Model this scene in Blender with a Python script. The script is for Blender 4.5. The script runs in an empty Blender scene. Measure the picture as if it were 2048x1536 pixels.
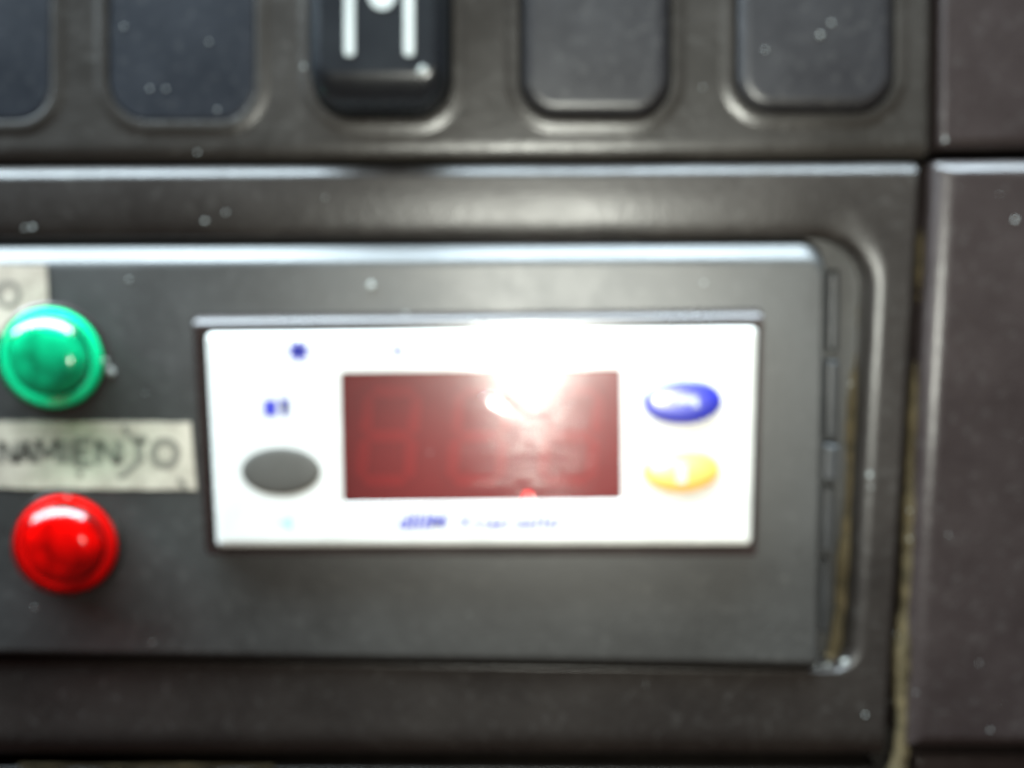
import bpy, bmesh, math, random
from mathutils import Vector, Matrix
random.seed(7)
sc = bpy.context.scene
col = sc.collection
MM = 0.001
R = math.radians

# ------------------------------------------------------------------ camera
# dashboard plane: y = 0, x to the right, z up, the viewer is at negative y (all lengths below in mm)
CAM_D, PITCH, ROLL, FPX = 134.0, R(8.6), R(0.45), 1967.0
cam_mat = Matrix.Rotation(math.pi / 2 - PITCH, 4, 'X') @ Matrix.Rotation(-ROLL, 4, 'Z')
cd = bpy.data.cameras.new("camera"); cam = bpy.data.objects.new("camera", cd); col.objects.link(cam)
cam.matrix_world = Matrix.Translation(Vector((0, -CAM_D * MM, 0))) @ cam_mat
cd.sensor_width = 36.0; cd.lens = FPX / 2048 * 36.0
cd.clip_start = 0.001; cd.clip_end = 20.0
cd.dof.use_dof = True; cd.dof.focus_distance = 1.6
cd.dof.aperture_fstop = 21.0          # an opening of about 1.6 mm, focused far behind the close subject
sc.camera = cam
sc.render.resolution_x, sc.render.resolution_y = 1024, 768

def at(px, py, h=0.0):
    """point (mm) where the sight line through photo pixel (px, py) meets the plane h mm proud of the dashboard"""
    d = cam_mat.to_3x3() @ Vector((px - 1024, 768 - py, -FPX))
    t = (CAM_D - h) / d.y
    return Vector((d.x * t, -h, d.z * t))

# ------------------------------------------------------------------ light
w = bpy.data.worlds.new("World"); sc.world = w; w.use_nodes = True
bg = w.node_tree.nodes["Background"]; bg.inputs[0].default_value = (0.90, 0.58, 0.52, 1); bg.inputs[1].default_value = 0.10

def area(name, loc, target, size, power, color, shape='DISK', size_y=None, xaxis=None):
    l = bpy.data.lights.new(name, 'AREA'); l.shape = shape; l.size = size * MM
    if size_y: l.size_y = size_y * MM
    l.energy = power; l.color = color
    o = bpy.data.objects.new(name, l); col.objects.link(o)
    o.location = Vector(loc) * MM
    o.rotation_euler = (Vector(target) - Vector(loc)).to_track_quat('-Z', 'Y').to_euler()
    if xaxis:                                        # long side of the lamp along this direction
        zz = (Vector(loc) - Vector(target)).normalized(); xx = Vector(xaxis); xx = (xx - zz * xx.dot(zz)).normalized(); yy = zz.cross(xx)
        o.rotation_euler = Matrix((xx, yy, zz)).transposed().to_euler()
    return o
fp = at(1088, 815, 0)
fl = area("camera_flash", (fp.x, -130, fp.z), (fp.x + 24, 0, fp.z + 20), 7, 0.080, (0.98, 1.0, 0.90)); fl.data.spread = R(92)
area("windscreen_daylight", (-140, -125, 490), (0, 0, -10), 1150, 38, (0.74, 0.90, 1.0), 'RECTANGLE', 170, (.92, 0, .38))

vs = sc.view_settings
vs.view_transform = 'Standard'; vs.look = 'None'; vs.gamma = 1; vs.exposure = 0; vs.use_curve_mapping = False

# ------------------------------------------------------------------ materials
def mat(name):
    m = bpy.data.materials.new(name); m.use_nodes = True
    nt = m.node_tree
    return m, nt, nt.nodes["Principled BSDF"]

def noise(nt, scale, detail=4, rough=0.6):
    tc = nt.nodes.get("TC") or nt.nodes.new("ShaderNodeTexCoord"); tc.name = "TC"
    n = nt.nodes.new("ShaderNodeTexNoise"); n.inputs["Scale"].default_value = scale
    n.inputs["Detail"].default_value = detail; n.inputs["Roughness"].default_value = rough
    nt.links.new(tc.outputs["Object"], n.inputs["Vector"])
    return n

def ramp(nt, src, a, b, ca, cb):
    r = nt.nodes.new("ShaderNodeValToRGB")
    r.color_ramp.elements[0].position = a; r.color_ramp.elements[1].position = b
    r.color_ramp.elements[0].color = (*ca, 1); r.color_ramp.elements[1].color = (*cb, 1)
    nt.links.new(src, r.inputs[0]); return r

def plastic(name, c1, c2, rough=(0.36, 0.5), grain=0.45, spec=0.5, dust=True, nscale=45):
    """moulded plastic: blotchy wear, fine pebble grain, thin dust film"""
    m, nt, b = mat(name)
    big = noise(nt, nscale, 6, 0.7)
    r = ramp(nt, big.outputs[0], .35, .68, c1, c2)
    if dust:
        fine = noise(nt, 700, 3, 0.7)
        fr = ramp(nt, fine.outputs[0], .56, .80, (0, 0, 0), (1, 1, 1))
        mx = nt.nodes.new("ShaderNodeMix"); mx.data_type = 'RGBA'
        mul = nt.nodes.new("ShaderNodeMath"); mul.operation = 'MULTIPLY'; mul.inputs[1].default_value = .22
        nt.links.new(fr.outputs[0], mul.inputs[0]); nt.links.new(mul.outputs[0], mx.inputs[0])
        nt.links.new(r.outputs[0], mx.inputs[6]); mx.inputs[7].default_value = (.13, .125, .115, 1)
        nt.links.new(mx.outputs[2], b.inputs["Base Color"])
    else:
        nt.links.new(r.outputs[0], b.inputs["Base Color"])
    rr = nt.nodes.new("ShaderNodeMapRange"); nt.links.new(big.outputs[0], rr.inputs[0])
    rr.inputs[1].default_value = .3; rr.inputs[2].default_value = .7
    rr.inputs[3].default_value = rough[0]; rr.inputs[4].default_value = rough[1]
    nt.links.new(rr.outputs[0], b.inputs["Roughness"])
    b.inputs["Specular IOR Level"].default_value = spec
    if grain:
        g = noise(nt, 1500, 2, .5)
        bp = nt.nodes.new("ShaderNodeBump"); bp.inputs["Strength"].default_value = grain
        bp.inputs["Distance"].default_value = 0.00012
        nt.links.new(g.outputs[0], bp.inputs["Height"]); nt.links.new(bp.outputs[0], b.inputs["Normal"])
    return m

def simple(name, c, rough=.4, spec=.5, emit=None, es=0):
    m, nt, b = mat(name)
    n = noise(nt, 260, 4, .6)
    r = ramp(nt, n.outputs[0], .3, .75, tuple(x * .86 for x in c), c)
    nt.links.new(r.outputs[0], b.inputs["Base Color"])
    b.inputs["Roughness"].default_value = rough; b.inputs["Specular IOR Level"].default_value = spec
    if emit:
        b.inputs["Emission Color"].default_value = (*emit, 1); b.inputs["Emission Strength"].default_value = es
    return m

def tinted(name, tint, body, body_amt, lobes, streak=None):
    """coloured clear plastic: tinted see-through, some milky body, added surface gloss lobes (strength, roughness)"""
    m = bpy.data.materials.new(name); m.use_nodes = True; nt = m.node_tree; nt.nodes.clear()
    out = nt.nodes.new("ShaderNodeOutputMaterial")
    tr = nt.nodes.new("ShaderNodeBsdfTransparent"); tr.inputs[0].default_value = (*tint, 1)
    df = nt.nodes.new("ShaderNodeBsdfDiffuse"); df.inputs[0].default_value = (*body, 1)
    mx = nt.nodes.new("ShaderNodeMixShader"); mx.inputs[0].default_value = body_amt
    nt.links.new(tr.outputs[0], mx.inputs[1]); nt.links.new(df.outputs[0], mx.inputs[2])
    last = mx
    for s, r in lobes:
        g = nt.nodes.new("ShaderNodeBsdfGlossy"); g.inputs["Color"].default_value = (s, s, s, 1); g.inputs["Roughness"].default_value = r
        a = nt.nodes.new("ShaderNodeAddShader")
        nt.links.new(last.outputs[0], a.inputs[0]); nt.links.new(g.outputs[0], a.inputs[1]); last = a
    if streak:                                       # fine bump ridges added to stretch the flash glare up and down
        tc = nt.nodes.new("ShaderNodeTexCoord"); mp = nt.nodes.new("ShaderNodeMapping"); mp.inputs["Scale"].default_value = (150, 150, 9000)
        nz = nt.nodes.new("ShaderNodeTexNoise"); nz.inputs["Scale"].default_value = 1; nz.inputs["Detail"].default_value = 1
        bp = nt.nodes.new("ShaderNodeBump"); bp.inputs["Strength"].default_value = 1; bp.inputs["Distance"].default_value = .00003
        g = nt.nodes.new("ShaderNodeBsdfGlossy"); g.inputs["Color"].default_value = (streak[0],) * 3 + (1,); g.inputs["Roughness"].default_value = streak[1]
        a = nt.nodes.new("ShaderNodeAddShader")
        nt.links.new(tc.outputs["Object"], mp.inputs[0]); nt.links.new(mp.outputs[0], nz.inputs["Vector"]); nt.links.new(nz.outputs[0], bp.inputs["Height"])
        nt.links.new(bp.outputs[0], g.inputs["Normal"]); nt.links.new(last.outputs[0], a.inputs[0]); nt.links.new(g.outputs[0], a.inputs[1]); last = a
    nt.links.new(last.outputs[0], out.inputs["Surface"])
    return m

M = {}
M['panel'] = plastic("grey_moulded_plastic", (.0160, .0142, .0120), (.0265, .0232, .0198), (.30, .42))
M['frame'] = plastic("dark_grey_moulded_plastic", (.0118, .0096, .0082), (.0205, .0166, .0138), (.34, .47))
M['plate'] = plastic("charcoal_satin_plastic", (.0095, .0095, .0084), (.0185, .0184, .0164), (.44, .58), grain=.25, spec=1.0)
M['side'] = plastic("warm_grey_plastic", (.0175, .0126, .0120), (.029, .0216, .0202), (.31, .43))
M['blank'] = plastic("blue_black_plastic", (.0055, .007, .010), (.011, .0128, .017), (.36, .48), grain=.2, spec=.35)
M['blank_raised'] = plastic("slate_plastic", (.0110, .0106, .0118), (.0190, .0184, .0196), (.34, .46), grain=.2)
M['rocker'] = plastic("glossy_black_plastic", (.005, .006, .008), (.010, .012, .014), (.24, .32), grain=.05, dust=False)
M['dark'] = plastic("black_backing", (.006, .005, .004), (.012, .010, .008), (.7, .8), grain=0, dust=False)
M['mark'] = simple("white_legend_paint", (.40, .42, .40), .5)
M['bezel'] = plastic("brown_black_bezel", (.014, .009, .008), (.024, .016, .014), (.25, .33), grain=.05, dust=False)
M['face'] = simple("white_glossy_overlay", (.57, .565, .53), .22)
M['blue_print'] = simple("blue_print", (.03, .035, .34), .4)
M['pale_print'] = simple("pale_cyan_print", (.32, .55, .60), .4)
M['set_button'] = plastic("grey_rubber_button", (.045, .042, .036), (.060, .056, .048), (.5, .6), grain=.1)
M['blue_button'] = simple("blue_button", (.008, .014, .30), .36, 1.0)
M['yellow_button'] = simple("amber_button", (.85, .43, .08), .42, 1.0)
M['window'] = tinted("red_display_window", (.80, .10, .11), (.25, .10, .10), .05, [(.026, .14), (.009, .27), (.013, .45)], streak=(.013, .12))
M['display_back'] = simple("maroon_display_backing", (.115, .014, .013), .5)
M['segment'] = simple("red_display_segment", (.155, .009, .008), .5, emit=(1, .03, .02), es=.022)
M['point'] = simple("lit_red_point", (.5, .02, .01), .4, emit=(1, .03, .015), es=3.0)
M['glare_gloss'] = tinted("glare_bump_gloss", (1, 1, 1), (.1, .1, .1), 0.0, [(.05, .16)])  # clear gloss for the bump added to make a glare spot
M['green_lens'] = tinted("green_lamp_lens", (.03, .88, .60), (.0, .34, .19), .07, [(.06, .12)])
M['green_core'] = plastic("green_lamp_core", (.02, .09, .065), (.24, .46, .38), (.4, .5), grain=.3, dust=False, nscale=300)
M['red_lens'] = tinted("red_lamp_lens", (.94, .06, .05), (.55, .0, .0), .08, [(.035, .12)])
M['pale_dish'] = simple("pale_green_dish", (.50, .78, .66), .4)
M['pink_dish'] = simple("pale_pink_dish", (.62, .46, .46), .4)
M['red_core'] = plastic("red_lamp_core", (.12, .02, .02), (.70, .20, .14), (.4, .5), grain=.3, dust=False, nscale=300)
M['seal'] = plastic("perished_grey_rubber", (.014, .0145, .015), (.045, .047, .050), (.4, .55))
M['dust'] = simple("pale_dust_and_glint", (.30, .31, .29), .9, .1)
M['dirt'] = plastic("olive_brown_dirt", (.030, .024, .013), (.092, .070, .037), (.85, .95), grain=.3, spec=.1, dust=False, nscale=260)

def paper():
    m, nt, b = mat("stained_cream_paper")
    n = noise(nt, 120, 6, .7)
    r = ramp(nt, n.outputs[0], .28, .62, (.17, .138, .102), (.50, .430, .345))
    nt.links.new(r.outputs[0], b.inputs["Base Color"]); b.inputs["Roughness"].default_value = .75
    return m
M['paper'] = paper()
M['ink'] = simple("faded_ink", (.17, .148, .118), .8)

# ------------------------------------------------------------------ geometry helpers
def ring(corners, radii, off=0.0, n=6):
    """outline of a convex polygon (counter-clockwise, x/z in mm), edges moved out by off (one value or one for each edge), corners rounded"""
    k = len(corners); offs = off if isinstance(off, (tuple, list)) else [off] * k
    lines = []
    for i in range(k):
        a, b = Vector(corners[i]), Vector(corners[(i + 1) % k]); d = (b - a).normalized()
        nrm = Vector((d.y, -d.x)); lines.append((a + nrm * offs[i], d))
    pts = []
    for i in range(k):
        (p, d1), (q, d2) = lines[i - 1], lines[i]
        cr = d1.x * d2.y - d1.y * d2.x
        t = ((q.x - p.x) * d2.y - (q.y - p.y) * d2.x) / cr
        c = p + d1 * t
        r = max(radii[i] + (offs[i - 1] + offs[i]) / 2, .02)
        ang = math.acos(max(-1, min(1, d1.dot(d2))))
        tl = r * math.tan(ang / 2)
        s = c - d1 * tl; nrm = Vector((-d1.y, d1.x)); ctr = s + nrm * r
        a0 = math.atan2(s.y - ctr.y, s.x - ctr.x)
        for j in range(n + 1):
            a = a0 + ang * j / n
            pts.append((ctr.x + r * math.cos(a), ctr.y + r * math.sin(a)))
    return pts

def circle(cx, cz, rx, rz=None, n=40):
    rz = rz or rx
    return [(cx + rx * math.cos(2 * math.pi * i / n), cz + rz * math.sin(2 * math.pi * i / n)) for i in range(n)]

def quad(tl, tr, br, bl, h=0):
    """counter-clockwise (x, z) corners from four photo pixels on the plane h mm proud"""
    return [(lambda v: (v.x, v.z))(at(*p, h)) for p in (bl, br, tr, tl)]

def add_loft(bm, rings, cap=True, inward=False, base=False):
    """rings = [(outline, h)], low to high; returns the top loop"""
    loops = [[bm.verts.new((x, -h, z)) for x, z in o] for o, h in rings]
    for a, b in zip(loops, loops[1:]):
        k = len(a)
        for i in range(k):
            q = (a[i], a[(i + 1) % k], b[(i + 1) % k], b[i])
            f = bm.faces.new(q[::-1] if inward else q); f.smooth = True
    if cap: bm.faces.new(loops[-1])
    if base: bm.faces.new(loops[0][::-1])
    return loops[-1]

def fill(bm, loops):
    es = []
    for l in loops:
        for i in range(len(l)):
            e = bm.edges.get((l[i], l[(i + 1) % len(l)]))
            es.append(e or bm.edges.new((l[i], l[(i + 1) % len(l)])))
    g = bmesh.ops.triangle_fill(bm, edges=es, use_beauty=True, use_dissolve=False)
    for f in g['geom']:
        if isinstance(f, bmesh.types.BMFace):
            f.smooth = False; f.normal_update()
            if f.normal.y > 0: f.normal_flip()

def add_tube(bm, pts, radii, n=7):
    loops = []
    for i, p in enumerate(pts):
        d = (pts[min(i + 1, len(pts) - 1)] - pts[max(i - 1, 0)]).normalized()
        u = d.cross(Vector((0, 1, 0))).normalized(); v = d.cross(u)
        loops.append([bm.verts.new(p + (u * math.cos(2 * math.pi * j / n) + v * math.sin(2 * math.pi * j / n)) * radii[i]) for j in range(n)])
    for a, b in zip(loops, loops[1:]):
        for j in range(n):
            f = bm.faces.new((a[j], b[j], b[(j + 1) % n], a[(j + 1) % n])); f.smooth = True
    bm.faces.new(loops[0]); bm.faces.new(loops[-1][::-1])

ORIGIN = {}
def obj(name, bm, m, parent=None, origin=None):
    """one mesh object from a bmesh given in mm"""
    bm.normal_update()
    for e in bm.edges:
        if len(e.link_faces) == 2 and e.calc_face_angle(0) > R(50): e.smooth = False
    me = bpy.data.meshes.new(name); bm.to_mesh(me); bm.free()
    o = bpy.data.objects.new(name, me); col.objects.link(o)
    if parent:
        org = ORIGIN[parent.name]; o.parent = parent
    else:
        if origin is None:
            k = len(me.vertices); origin = sum((v.co for v in me.vertices), Vector()) / k; origin.y = max(v.co.y for v in me.vertices)
        org = Vector(origin); o.location = org * MM
    ORIGIN[o.name] = org
    me.transform(Matrix.Scale(MM, 4) @ Matrix.Translation(-org))
    me.materials.append(m)
    return o

def tag(o, label, cat, group=None, kind=None):
    o["label"] = label
    if cat: o["category"] = cat
    if group: o["group"] = group
    if kind: o["kind"] = kind
    return o

def thing(name, loc, label, cat, group=None):
    o = bpy.data.objects.new(name, None); col.objects.link(o); o.empty_display_size = .005
    o.location = Vector(loc) * MM; ORIGIN[o.name] = Vector(loc)
    return tag(o, label, cat, group)

def text_bm(s, size, x, z, h, width=None, shear=0, rot=0, bold=0.0):
    c = bpy.data.curves.new("t", 'FONT'); c.body = s; c.size = size; c.shear = shear; c.extrude = .02; c.offset = bold
    t = bpy.data.objects.new("t", c); col.objects.link(t); bpy.context.view_layer.update()
    me = bpy.data.meshes.new_from_object(t.evaluated_get(bpy.context.evaluated_depsgraph_get()))
    bpy.data.objects.remove(t); bpy.data.curves.remove(c)
    xs = [v.co.x for v in me.vertices]; k = (width / (max(xs) - min(xs))) if width else 1; x0 = min(xs)
    ca, sa = math.cos(rot), math.sin(rot)
    bm = bmesh.new(); bm.from_mesh(me); bpy.data.meshes.remove(me)
    for v in bm.verts:
        a, b, d = (v.co.x - x0) * k, v.co.y, v.co.z
        v.co = Vector((x + a * ca - b * sa, -h - d, z + a * sa + b * ca))
    return bm

def strokes_bm(lines, width, h):
    """flat painted strokes: [[(x, z), ...], ...]"""
    bm = bmesh.new()
    for l in lines:
        P = [Vector(p) for p in l]; L = []
        for i, p in enumerate(P):
            d = (P[min(i + 1, len(P) - 1)] - P[max(i - 1, 0)]).normalized(); nr = Vector((-d.y, d.x)) * width / 2
            L.append([bm.verts.new((q.x, -h, q.y)) for q in (p + nr, p - nr)])
        for a, b in zip(L, L[1:]):
            f = bm.faces.new((a[0], a[1], b[1], b[0])); f.normal_update()
            if f.normal.y > 0: f.normal_flip()
    return bm
PX = 134.0 / FPX                                     # mm for one photo pixel on the dashboard plane

# ------------------------------------------------------------------ the setting: black backing behind the gaps
bm = bmesh.new()
add_loft(bm, [(ring(quad((-1700, -600), (2900, -600), (2900, 2100), (-1700, 2100)), [1] * 4), h) for h in (-12, -6)], base=True)
o = obj("dashboard_backing", bm, M['dark']); o["kind"] = "structure"; o["label"] = "black backing behind the gaps between dashboard panels"

# ------------------------------------------------------------------ upper switch panel
SW_H = 4.0
def bay(x0, x1, yb, yt=-330, r=70, h=SW_H):
    return quad((x0, yt), (x1, yt), (x1, yb), (x0, yb), h), [r * PX] * 4
bays = [bay(-205, 104, 243), bay(217, 512, 243), bay(625, 905, 238), bay(1038, 1343, 237), bay(1468, 1790, 227)]
bm = bmesh.new()
oc = quad((-1600, -480), (1872, -480), (1863, 316), (-1600, 336), SW_H)
prof = [((0, 0, 0, 0), -5), ((0, 0, 0, 0), 2.4), ((-.1, -.1, -.1, -.1), 3.0), ((-.3, -.25, -.3, -.3), 3.5), ((-.5, -.5, -.6, -.6), 3.74), ((-1.8, -.8, -1, -1), 3.96), ((-2.4, -1, -1.3, -1.3), SW_H)]
top = add_loft(bm, [(ring(oc, [.8] * 4, o_), h) for o_, h in prof], cap=False)
loops = [top]
for c, r in bays:       # a soft raised lip runs round each bay
    lp = [(0, -4), (0, 4.2), (.08, 4.24), (.4, 4.27), (.8, 4.27), (1.2, 4.2), (1.55, 4.07), (1.9, SW_H)]
    loops.append(add_loft(bm, [(ring(c, r, o_, 8), h) for o_, h in lp], cap=False, inward=True))
    # inward winding suits the wall; the lip faces the viewer as well
fill(bm, loops)
tag(obj("switch_fascia", bm, M['panel']), "grey moulded upper panel with a row of rounded switch bays", "panel")

# blanking covers in four of the bays
blank_info = [(0, 4.1, "dark blanking cover cut off by the left edge of the photo"),
              (1, 4.1, "dark flat blanking cover just left of the rocker switch"),
              (3, 5.1, "raised grey blanking cover just right of the rocker switch, light along its lower edge"),
              (4, 4.9, "raised blanking cover nearest the vertical gap, with two pale specks")]
for i, h, lab in blank_info:
    c, r = bays[i]; bm = bmesh.new()
    pr = [(-.35, -3), (-.35, h - 1.3), (-.5, h - .75), (-.85, h - .35), (-1.35, h - .1), (-1.9, h)]
    if i < 2: pr = [(-.1, -3), (-.1, h - .25), (-.16, h - .1), (-.35, h - .02), (-.6, h)]
    add_loft(bm, [(ring(c, r, o_, 8), hh) for o_, hh in pr])
    tag(obj("switch_blank", bm, M['blank'] if i < 2 else M['blank_raised']), lab, "switch blank", "blanking covers in the switch bays")

# rocker switch
c, r = bays[2]; ctr = at(765, 60, 0)
rs = thing("rocker_switch", (ctr.x, 0, ctr.z), "glossy black rocker switch with two white bars and a white dot", "switch")
bm = bmesh.new()
# edge order: bottom, right, top, left
pr = [((-.3, -.3, -.3, -.3), -3), ((-.3, -.3, -.3, -.3), 4.6), ((-.7, -.35, -.5, -.35), 6.4), ((-1.9, -.45, -1, -.45), 8.0), ((-3.2, -1.1, -1.6, -1.1), 8.85),
      ((-4.2, -1.6, -2.2, -1.6), 9.4), ((-5.0, -2.1, -2.8, -2.1), 9.6)]
add_loft(bm, [(ring(c, r, o_, 8), h) for o_, h in pr])
obj("rocker", bm, M['rocker'], rs)
def bar(x0, x1, y0, y1, h):
    b = bmesh.new(); cc = quad((x0, y0), (x1, y0), (x1, y1), (x0, y1), h)
    add_loft(b, [(ring(cc, [.45] * 4), h - .05), (ring(cc, [.45] * 4), h + .05), (ring(cc, [.45] * 4, -.05), h + .1)]); return b
obj("white_bar", bar(689, 709, -190, 112, 9.6), M['mark'], rs)
obj("white_bar", bar(808, 828, -190, 112, 9.6), M['mark'], rs)
d = at(764, -8, 9.6); bm = bmesh.new()
add_loft(bm, [(circle(d.x, d.z, 25 * PX * .93), 9.55), (circle(d.x, d.z, 25 * PX * .93), 9.7)])
obj("white_dot", bm, M['mark'], rs)

# ------------------------------------------------------------------ instrument frame with its recess
FR_H = 5.0
bm = bmesh.new()
oc = quad((-1600, 343), (1843, 326), (1770, 1518), (-1600, 1518), FR_H - .5)
prof = [((0, 0, 0, 0), -5), ((0, 0, 0, 0), 2.6), ((-.25, 0, -.02, 0), 3.4), ((-.9, -.1, -.10, -.1), 3.9), ((-2.0, -.3, -.85, -.3), 4.45), ((-3.4, -.5, -1.15, -.5), 4.68), ((-4.6, -.75, -1.5, -.75), 4.76)]
top = add_loft(bm, [(ring(oc, [.6, .6, .9, .6], o_), h) for o_, h in prof], cap=False)
hc = quad((-620, 488), (1742, 478), (1697, 1334), (-620, 1300), 3.5)
hr = [1.2, 3.2, 7.0, 3]
hp = [((0, 0, 0, 0), 0), ((0, 0, 0, 0), 2.3), ((.02, .05, .05, .1), 2.9), ((.05, .15, .2, .35), 3.35), ((.06, .25, .5, .8), 3.85), ((.08, .42, 1.2, 1.2), 4.2), ((.10, .8, 2.4, 2.4), 4.45), ((.13, 1.25, 4.0, 4), 4.65), ((.2, 1.6, 5.6, 5.6), 4.74), ((.4, 2.0, 6.4, 6.4), 4.76)]
hole = add_loft(bm, [(ring(hc, hr, o_, 10), h) for o_, h in hp], cap=False, inward=True)
fill(bm, [top, hole])
fr = tag(obj("instrument_surround", bm, M['frame']), "dark grey frame with a rounded recess round the instrument plate", "panel")
bm = bmesh.new()
add_loft(bm, [(ring(hc, hr, .8, 10), h) for h in (-1.5, .0)])
obj("recess_floor", bm, M['plate'], fr)

# ------------------------------------------------------------------ instrument plate (carries lamps, labels, controller)
PL_H = 6.0
bm = bmesh.new()
pc = quad((-600, 497), (1652, 488), (1636, 1331), (-600, 1298), 4.6)
pr = [((0, 0, 0, 0), .02), ((0, 0, 0, 0), 3.9), ((-.05, -.05, -.08, -.05), 4.25), ((-.15, -.15, -.25, -.15), 4.5), ((-.35, -.3, -1.35, -.3), 5.4), ((-.6, -.45, -1.7, -.45), 5.8), ((-1.0, -.7, -2.1, -.7), 5.95), ((-1.4, -1, -2.7, -1), PL_H)]
add_loft(bm, [(ring(pc, [1.2, 1.2, 3.6, 1.2], o_, 8), h) for o_, h in pr])
plate = tag(obj("instrument_plate", bm, M['plate']), "charcoal plastic plate with a pale shining upper edge, set into the recess", "panel")

# ------------------------------------------------------------------ side and lower trim
def trim(name, corners, h, m, label, offs):
    b = bmesh.new()
    add_loft(b, [(ring(corners, [.9] * 4, o_), hh) for o_, hh in offs])
    return tag(obj(name, b, m), label, "panel")
E0 = (0, 0, 0, 0)
def soft(h, bottom, right, top_, left):
    s = (bottom, right, top_, left); f = lambda k: tuple(-x * k for x in s)
    return [(E0, -5), (E0, h - 1.5), (f(.06), h - 1.05), (f(.2), h - .65), (f(.55), h - .28), (f(1), h - .06), (f(1.5), h)]
trim("side_panel", quad((1886, -480), (2800, -480), (2800, 290), (1879, 298), 4), 4, M['side'], "warm grey side panel at the top right, above the horizontal gap", soft(4.2, .9, .6, .6, .5))
trim("side_panel", quad((1871, 322), (2800, 314), (2800, 1496), (1806, 1500), 5), 5, M['side'], "tall warm grey side panel right of the dusty vertical gap", [(E0, -5), (E0, 3.6), ((-.1, 0, -.06, -.06), 4.1), ((-.4, 0, -.12, -.2), 4.4), ((-.8, 0, -.85, -.75), 5.05), ((-1.4, 0, -1.15, -1.45), 5.4), ((-2, 0, -1.5, -2.0), 5.57), ((-2.4, -1, -1.9, -2.5), 5.6)])
trim("lower_panel", quad((-1600, 1532), (1752, 1536), (1752, 2000), (-1600, 2000), 3), 3, M['frame'], "dark lower panel with a dusty upper edge along the bottom of the photo", soft(3.2, .6, .6, .3, .6))
trim("lower_panel", quad((1830, 1512), (2800, 1512), (2800, 2000), (1830, 2000), 3), 3, M['side'], "dark brown corner panel at the bottom right, below the side panel", soft(3.4, .6, .6, .9, .6))

# ------------------------------------------------------------------ temperature controller
BZ = PL_H + 3.0
cc = at(960, 870, PL_H)
ct = thing("digital_controller", (cc.x, -PL_H, cc.z), "white digital controller with a red display and three oval buttons", "controller")
bq = quad((386, 634), (1527, 622), (1514, 1112), (412, 1110), BZ - 1)
fq = quad((408, 665), (1518, 653), (1506, 1094), (430, 1098), BZ)
bm = bmesh.new()
pr = [(E0, PL_H - .3), (E0, BZ - 1.5), ((-.05, -.05, -.10, -.05), BZ - 1.2), ((-.15, -.12, -.75, -.12), BZ - .55), ((-.3, -.2, -1.0, -.2), BZ - .45)]
top = add_loft(bm, [(ring(bq, [.7] * 4, o_, 5), h) for o_, h in pr], cap=False)
hl = [(ring(fq, [.9] * 4, .12, 5), BZ - 2.0), (ring(fq, [.9] * 4, .12, 5), BZ - .45)]
inn = add_loft(bm, hl, cap=False, inward=True)
fill(bm, [top, inn])
obj("bezel", bm, M['bezel'], ct)
wq = quad((681, 746), (1242, 739), (1244, 1000), (686, 1006), BZ)
bm = bmesh.new()
pr = [(-.05, BZ - 2.2), (-.05, BZ - .75), (-.15, BZ - .45), (-.4, BZ - .2), (-.8, BZ - .04), (-1.3, BZ)]
top = add_loft(bm, [(ring(fq, [.9] * 4, o_, 5), h) for o_, h in pr], cap=False)
inn = add_loft(bm, [(ring(wq, [.5] * 4, 0, 5), BZ - .24), (ring(wq, [.5] * 4, 0, 5), BZ - .15), (ring(wq, [.5] * 4, .15, 5), BZ)], cap=False, inward=True)
fill(bm, [top, inn])
face = obj("faceplate", bm, M['face'], ct)
# display
bm = bmesh.new()
add_loft(bm, [(ring(wq, [.5] * 4, 1.5, 5), BZ - 2.6), (ring(wq, [.5] * 4, 1.5, 5), BZ - 1.9)])
disp = obj("display", bm, M['display_back'], ct)
bm = bmesh.new()
add_loft(bm, [(ring(wq, [.5] * 4, .06, 5), BZ - .45), (ring(wq, [.5] * 4, .06, 5), BZ - .25)])
win = obj("display_window", bm, M['window'], ct)
# added clear bump, tilted up and right to catch the flash as a glare spot
q0 = at(998, 812, BZ - .22); b_ = bmesh.new(); rings_ = []
for s_, hh in ((1, 0), (.93, .10), (.8, .16), (.5, .19), (.06, .20)):
    L_ = []
    for i in range(28):
        a = 2 * math.pi * i / 28; u, v = 2.7 * s_ * math.cos(a), 1.35 * s_ * math.sin(a)
        x_, z_ = u * .88 + v * .47, -u * .47 + v * .88
        L_.append(b_.verts.new((q0.x + x_, -(BZ - .22) - hh - (.14 - x_ * .036 - z_ * .070 if hh else 0), q0.z + z_)))
    rings_.append(L_)
for A_, B_ in zip(rings_, rings_[1:]):
    for i in range(28):
        f = b_.faces.new((A_[i], A_[(i + 1) % 28], B_[(i + 1) % 28], B_[i])); f.smooth = True
b_.faces.new(rings_[-1])
obj("glare_bump", b_, M['glare_gloss'], win)
def digit(cx, cy, wd, ht, slant):
    z = BZ - 1.86
    def P(u, v): q = at(cx + u * wd / 2 + v * slant, cy - v * ht / 2, z); return Vector((q.x, q.z))
    S = [((-1, 1), (1, 1)), ((-1, 0), (1, 0)), ((-1, -1), (1, -1)), ((-1, 1), (-1, 0)), ((-1, 0), (-1, -1)), ((1, 1), (1, 0)), ((1, 0), (1, -1))]
    for a, b in S:
        A, B = P(*a), P(*b); d = (B - A).normalized(); nr = Vector((-d.y, d.x)); L = (B - A).length; t = 1.5
        A2, B2 = A + d * .16, B - d * .16
        o_ = [A2, A2 + d * t * .5 - nr * t * .5, B2 - d * t * .5 - nr * t * .5, B2, B2 - d * t * .5 + nr * t * .5, A2 + d * t * .5 + nr * t * .5]
        b_ = bmesh.new()
        add_loft(b_, [([tuple(p) for p in o_], z - .04), ([tuple(p) for p in o_], z)])
        obj("segment", b_, M['segment'], disp)
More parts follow.
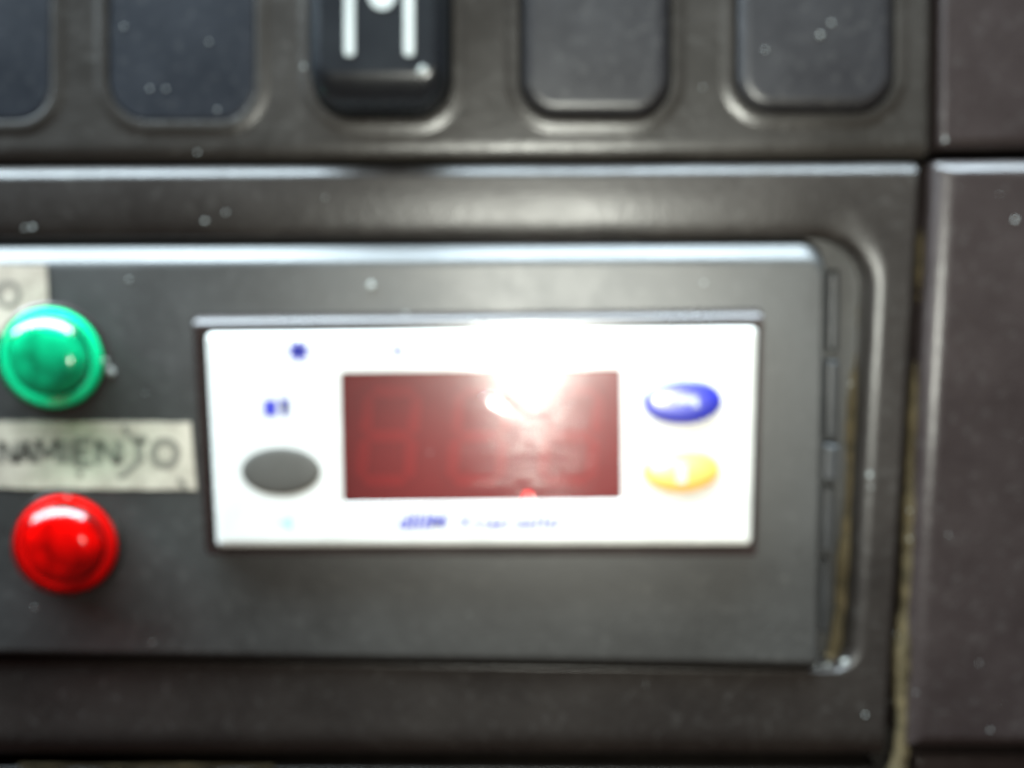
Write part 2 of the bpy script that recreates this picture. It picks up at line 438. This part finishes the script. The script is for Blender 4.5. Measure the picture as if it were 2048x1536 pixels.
for cx in (778, 960, 1142): digit(cx, 872, 96, 178, 9)
p = at(1056, 993, BZ - 1.8); bm = bmesh.new()
add_loft(bm, [(circle(p.x, p.z, .62, n=20), BZ - 1.9), (circle(p.x, p.z, .62, n=20), BZ - 1.75), (circle(p.x, p.z, .4, n=20), BZ - 1.65)])
obj("decimal_point", bm, M['point'], disp)
# buttons
def button(name, cx, cy, rx, ry, m, dome, base=None):
    q = at(cx, cy, BZ); bm = bmesh.new()
    k = PX * .95
    pr = [(1.0, -.4), (1.0, .05), (.97, .05 + dome * .35), (.88, .05 + dome * .6), (.7, .05 + dome * .82), (.4, .05 + dome * .96), (.1, .05 + dome)]
    add_loft(bm, [(circle(q.x, q.z, rx * k * s, ry * k * s), BZ + h) for s, h in pr])
    return obj(name, bm, m, ct), q
bt, q = button("set_button", 562, 942, 80, 49, M['set_button'], .25); bt["label"] = "grey oval button at the lower left of the faceplate"
for m_ in (M['blue_button'], M['yellow_button']):
    p_ = m_.node_tree.nodes['Principled BSDF']; p_.inputs['Coat Weight'].default_value = 1; p_.inputs['Coat Roughness'].default_value = .36
bu, q = button("up_button", 1365, 803, 79, 47, M['blue_button'], .9); bu["label"] = "blue oval button on the right of the faceplate"
k = PX * .95
obj("arrow_mark", strokes_bm([[(q.x - 14 * k, q.z + 6 * k), (q.x + 24 * k, q.z + 6 * k), (q.x + 24 * k, q.z - 8 * k)]], .8, BZ + .97), M['mark'], bu)
bd, q = button("down_button", 1362, 940, 78, 47, M['yellow_button'], .9); bd["label"] = "amber oval button below the blue one"
obj("arrow_mark", strokes_bm([[(q.x - 1 * k, q.z + 16 * k), (q.x - 1 * k, q.z - 24 * k)]], 1.3, BZ + .97), M['mark'], bd)
# printed legends on the faceplate
zf = BZ + .03
def xz(px, py): v = at(px, py, BZ); return (v.x, v.z)
def star(px, py, r):
    x, z = xz(px, py); r *= PX
    return [[(x + r * math.cos(a), z + r * math.sin(a)), (x - r * math.cos(a), z - r * math.sin(a))] for a in (R(90), R(30), R(150))]
obj("snowflake_print", strokes_bm(star(597, 702, 19), .75, zf), M['blue_print'], face)
x, z = xz(795, 702); obj("dot_print", strokes_bm([[(x, z + .55), (x, z - .5)]], 1.0, zf), M['blue_print'], face)
a, b = xz(541, 800), xz(541, 832); obj("thermometer_print", strokes_bm([[a, b]], 1.7, zf), M['blue_print'], face)
obj("degree_print", strokes_bm([[xz(560, 804), xz(578, 803)], [xz(570, 804), xz(570, 832)], [xz(563, 818), xz(578, 818)]], .8, zf), M['blue_print'], face)
b_ = bmesh.new(); T = [xz(556, 1046), xz(586, 1062), xz(584, 1030)]
f = b_.faces.new([b_.verts.new((p[0], -zf, p[1])) for p in T]); f.normal_update()
if f.normal.y > 0: f.normal_flip()
obj("triangle_print", b_, M['pale_print'], face)
x, z = xz(797, 1057); obj("maker_print", text_bm("dIIIM", 2.7, x, z, zf, width=100 * k, shear=.2, bold=.07), M['blue_print'], face)
x, z = xz(922, 1055); obj("type_print", text_bm("F  a a e s a  o n l l e r", 1.9, x, z, zf, width=206 * k, shear=.25, bold=.13), M['blue_print'], face)

# ------------------------------------------------------------------ indicator lamps
def lamp(name, px, py, r, lens, core, dish, label):
    q = at(px, py, PL_H + 2.5); x, z = q.x, q.z
    t = thing(name, (x, -PL_H, z), label, "indicator lamp", "round indicator lamps on the plate")
    b = bmesh.new(); s = r * PX * .97
    pr = [(1, 0), (1, .8), (.98, 1.7), (.93, 2.6), (.86, 3.4), (.77, 4.1), (.68, 4.6), (.61, 4.85), (.56, 4.92), (.4, 4.98), (.2, 5.0), (.03, 5.0)]
    add_loft(b, [(circle(x, z, s * k_, n=56), PL_H + h) for k_, h in pr], base=False)
    obj("lens", b, lens, t)
    b = bmesh.new()                                 # pale dish under the flange of the lens, black well, then the bulb holder
    add_loft(b, [(circle(x, z, s * k_, n=48), PL_H + h) for k_, h in ((.98, .03), (.97, .9), (.90, 1.25), (.80, .9), (.77, .3))], cap=False)
    obj("reflector", b, dish, t)
    b = bmesh.new()
    add_loft(b, [(circle(x, z, s * k_, n=40), PL_H + h) for k_, h in ((.79, .04), (.78, .1))])
    obj("well", b, M['dark'], t)
    b = bmesh.new()
    add_loft(b, [(circle(x, z, s * k_, n=40), PL_H + h) for k_, h in ((.70, .1), (.69, 2.7), (.65, 3.3), (.55, 3.65), (.35, 3.85), (.15, 3.92), (.03, 3.94))])
    obj("bulb_holder", b, core, t)
    b = bmesh.new()
    outer = [(circle(x, z, s * k_, n=56), PL_H + h) for k_, h in ((1.075, -.02), (1.07, .45), (1.03, .62), (1.004, .55))]
    add_loft(b, outer, cap=False)
    obj("collar", b, M['bezel'], t)
    return t
lamp("indicator_lamp", 90, 720, 101, M['green_lens'], M['green_core'], M['pale_dish'], "round green indicator lamp with a broad white highlight")
lamp("indicator_lamp", 120, 1097, 103, M['red_lens'], M['red_core'], M['pink_dish'], "round red indicator lamp below the lettered strip")

# ------------------------------------------------------------------ paper labels
LH = PL_H + .14
def label_bm(c, wob):
    b = bmesh.new(); n = 26; up, lo = [], []
    for i in range(n + 1):
        t = i / n
        lo.append((c[0][0] + (c[1][0] - c[0][0]) * t, c[0][1] + (c[1][1] - c[0][1]) * t + random.uniform(-wob, wob)))
        up.append((c[3][0] + (c[2][0] - c[3][0]) * t, c[3][1] + (c[2][1] - c[3][1]) * t + random.uniform(-wob, wob)))
    o_ = lo + up[::-1]
    add_loft(b, [(o_, PL_H - .02), (o_, LH)]); return b
lq = quad((-260, 842), (381, 845), (393, 980), (-260, 974), LH)
ctr = at(190, 910, PL_H)
pl = thing("paper_strip", (ctr.x, -PL_H, ctr.z), "worn cream paper strip lettered NAMIENTO between the two lamps", "label")
obj("paper", label_bm(lq, .07), M['paper'], pl)
def lxz(px, py): v = at(px, py, LH); return (v.x, v.z)
def letters(specs, wd, parent):
    for s, x0, y0, x1, y1 in specs:      # each letter as hand-lettered strokes in a box of photo pixels
        G = {'N': [[(0, 0), (0, 1)], [(0, 1), (1, 0)], [(1, 0), (1, 1)]], 'A': [[(0, 0), (.5, 1)], [(.5, 1), (1, 0)], [(.2, .4), (.8, .4)]],
             'M': [[(0, 0), (.08, 1)], [(.08, 1), (.5, .25)], [(.5, .25), (.92, 1)], [(.92, 1), (1, 0)]], 'I': [[(.5, 0), (.5, 1)]],
             'E': [[(0, 0), (0, 1)], [(0, 1), (1, 1)], [(0, .5), (.8, .5)], [(0, 0), (1, 0)]], 'T': [[(0, 1), (1, 1)], [(.5, 1), (.5, 0)]],
             'O': [[(.5 + .5 * math.cos(R(a)), .5 + .5 * math.sin(R(a))) for a in range(0, 361, 20)]]}[s]
        L = [[lxz(x0 + u * (x1 - x0), y1 + v * (y0 - y1)) for u, v in l] for l in G]
        obj("letter", strokes_bm(L, wd, LH + .02), M['ink'], parent)
letters([('N', 2, 884, 32, 926), ('A', 38, 882, 66, 926), ('M', 72, 880, 118, 926), ('I', 124, 882, 138, 926), ('E', 150, 882, 184, 928), ('N', 196, 882, 238, 928), ('T', 262, 880, 296, 926), ('O', 306, 882, 354, 932)], 1.0, pl)
obj("stain", strokes_bm([[lxz(287, 914), lxz(262, 936), lxz(238, 957)], [lxz(247, 850), lxz(257, 874)], [lxz(157, 943), lxz(163, 953)], [lxz(355, 958), lxz(372, 976)]], .8, LH + .015), M['ink'], pl)
ctr = at(20, 590, PL_H)
p2 = thing("paper_corner", (ctr.x, -PL_H, ctr.z), "corner of a cream paper label lettered O above the green lamp", "label")
obj("paper", label_bm(quad((-260, 528), (92, 530), (100, 672), (-260, 668), LH), .06), M['paper'], p2)
letters([('O', -4, 566, 38, 612)], .7, p2)

# ------------------------------------------------------------------ dirt in the gaps, dust and glint specks on the surfaces
def dirt_line(name, px_pts, h_, r0, label):
    b = bmesh.new(); pts, rad = [], []; y_a, y_b = px_pts[0][1], px_pts[-1][1]
    for (x0, y0), (x1, y1) in zip(px_pts, px_pts[1:]):
        n = max(2, int(math.hypot(x1 - x0, y1 - y0) / 12))
        for i in range(n):
            t = i / n; u = len(pts) * .55; h = h_
            if isinstance(h_, tuple): h = h_[0] + (h_[1] - h_[0]) * (y0 + (y1 - y0) * t - y_a) / (y_b - y_a)
            q = at(x0 + (x1 - x0) * t + 3 * math.sin(u * .37 + r0) + random.uniform(-1.5, 1.5), y0 + (y1 - y0) * t, h + .12 * math.sin(u * .9))
            pts.append(q); rad.append(r0 * (.82 + .14 * math.sin(u * .53 + 2 * r0) + random.uniform(-.07, .07)))
    add_tube(b, pts, rad)
    o_ = obj(name, b, M['dirt']); tag(o_, label, None, kind="stuff"); return o_
dirt_line("dirt", [(1862, 330), (1855, 560), (1838, 800), (1824, 1000), (1812, 1250), (1800, 1500), (1790, 1560)], (1.2, 4.0), 1.5, "olive brown dirt packed in the vertical gap")
dirt_line("dirt", [(1722, 600), (1712, 800), (1698, 1000), (1686, 1200), (1668, 1312), (1640, 1322)], (-.7, .9), 1.25, "olive brown dirt along the right side of the recess")
dirt_line("dirt", [(40, 1531), (200, 1533), (420, 1532), (560, 1534)], 2.9, .45, "dirt along the upper edge of the lower panel")

# broken rubber seal down the right side of the plate
sq = at(1672, 930, 2.0)
seal = thing("rubber_seal", (sq.x, 0, sq.z), "cracked grey rubber seal down the right side of the charcoal plate", "seal")
for x0, y0, x1, y1, wd, h_ in ((1670, 540, 1668, 708, 12, 1.6), (1668, 720, 1665, 884, 14, 2.4), (1665, 888, 1661, 968, 17, 2.9), (1660, 972, 1656, 1110, 13, 2.0), (1654, 1114, 1650, 1270, 10, 1.2)):
    c_ = quad((x0 - wd, y0), (x0 + wd, y0 + 3), (x1 + wd, y1), (x1 - wd, y1 - 4), h_); b_ = bmesh.new()
    add_loft(b_, [(ring(c_, [.4] * 4, o_, 4), z_) for o_, z_ in ((0, -.1), (0, h_ - .7), (-.12, h_ - .3), (-.4, h_ - .05), (-.7, h_))])
    obj("seal_piece", b_, M['seal'], seal)
bpy.context.view_layer.update()
dg = bpy.context.evaluated_depsgraph_get()
def hit(px, py):
    d = (cam_mat.to_3x3() @ Vector((px - 1024, 768 - py, -FPX))).normalized()
    ok, loc, nrm, *_ = sc.ray_cast(dg, cam.location, d)
    return (loc / MM, nrm) if ok else (None, None)
specks = [(845, 141, .62), (743, 571, .5), (222, 742, .62), (210, 722, .4), (248, 54, .3), (418, 84, .26), (608, 134, .42), (396, 305, .34), (410, 442, .34), (66, 455, .42), (50, 456, .3),
          (812, 629, .42), (1408, 566, .36), (1640, 70, .36), (1662, 46, .3), (1702, 768, .42), (1740, 950, .45), (1742, 975, .28), (1820, 1022, .3), (1818, 1078, .3), (1778, 1402, .3), (1832, 1385, .24),
          (1792, 1268, .3), (2030, 440, .36), (1660, 715, .2), (1690, 1325, .75), (1655, 1332, .5), (1634, 1334, .4), (258, 560, .3), (300, 178, .26), (332, 178, .26), (435, 220, .28), (1405, 175, .26), (1530, 100, .24),  # specks at the recess's lower right corner stand in for daylight on its rim
          (650, 395, .26), (452, 425, .26), (135, 995, .35), (860, 905, .16), (1980, 1460, .3), (70, 1215, .28), (305, 1285, .24), (1890, 280, .35), (1730, 1430, .3)]
for _ in range(30):
    specks.append((random.uniform(0, 2048), random.uniform(0, 1500), random.uniform(.04, .12)))
bm = bmesh.new()
for i, (px, py, s) in enumerate(specks):
    if 3 < i < 43: s *= random.uniform(.5, .8)
    if i > 42 and 380 < px < 1540 and 620 < py < 1120: continue
    p, nrm = hit(px, py)
    if p is None: continue
    g = bmesh.ops.create_icosphere(bm, subdivisions=1, radius=s)
    for v in g['verts']:
        v.co = Vector((v.co.x * random.uniform(.8, 1.2), v.co.y * .7, v.co.z * random.uniform(.8, 1.2))) + p + nrm * s * .25
tag(obj("dust", bm, M['dust']), "pale specks of dust scattered over the panels, some standing in for daylight on the recess rim", None, kind="stuff")
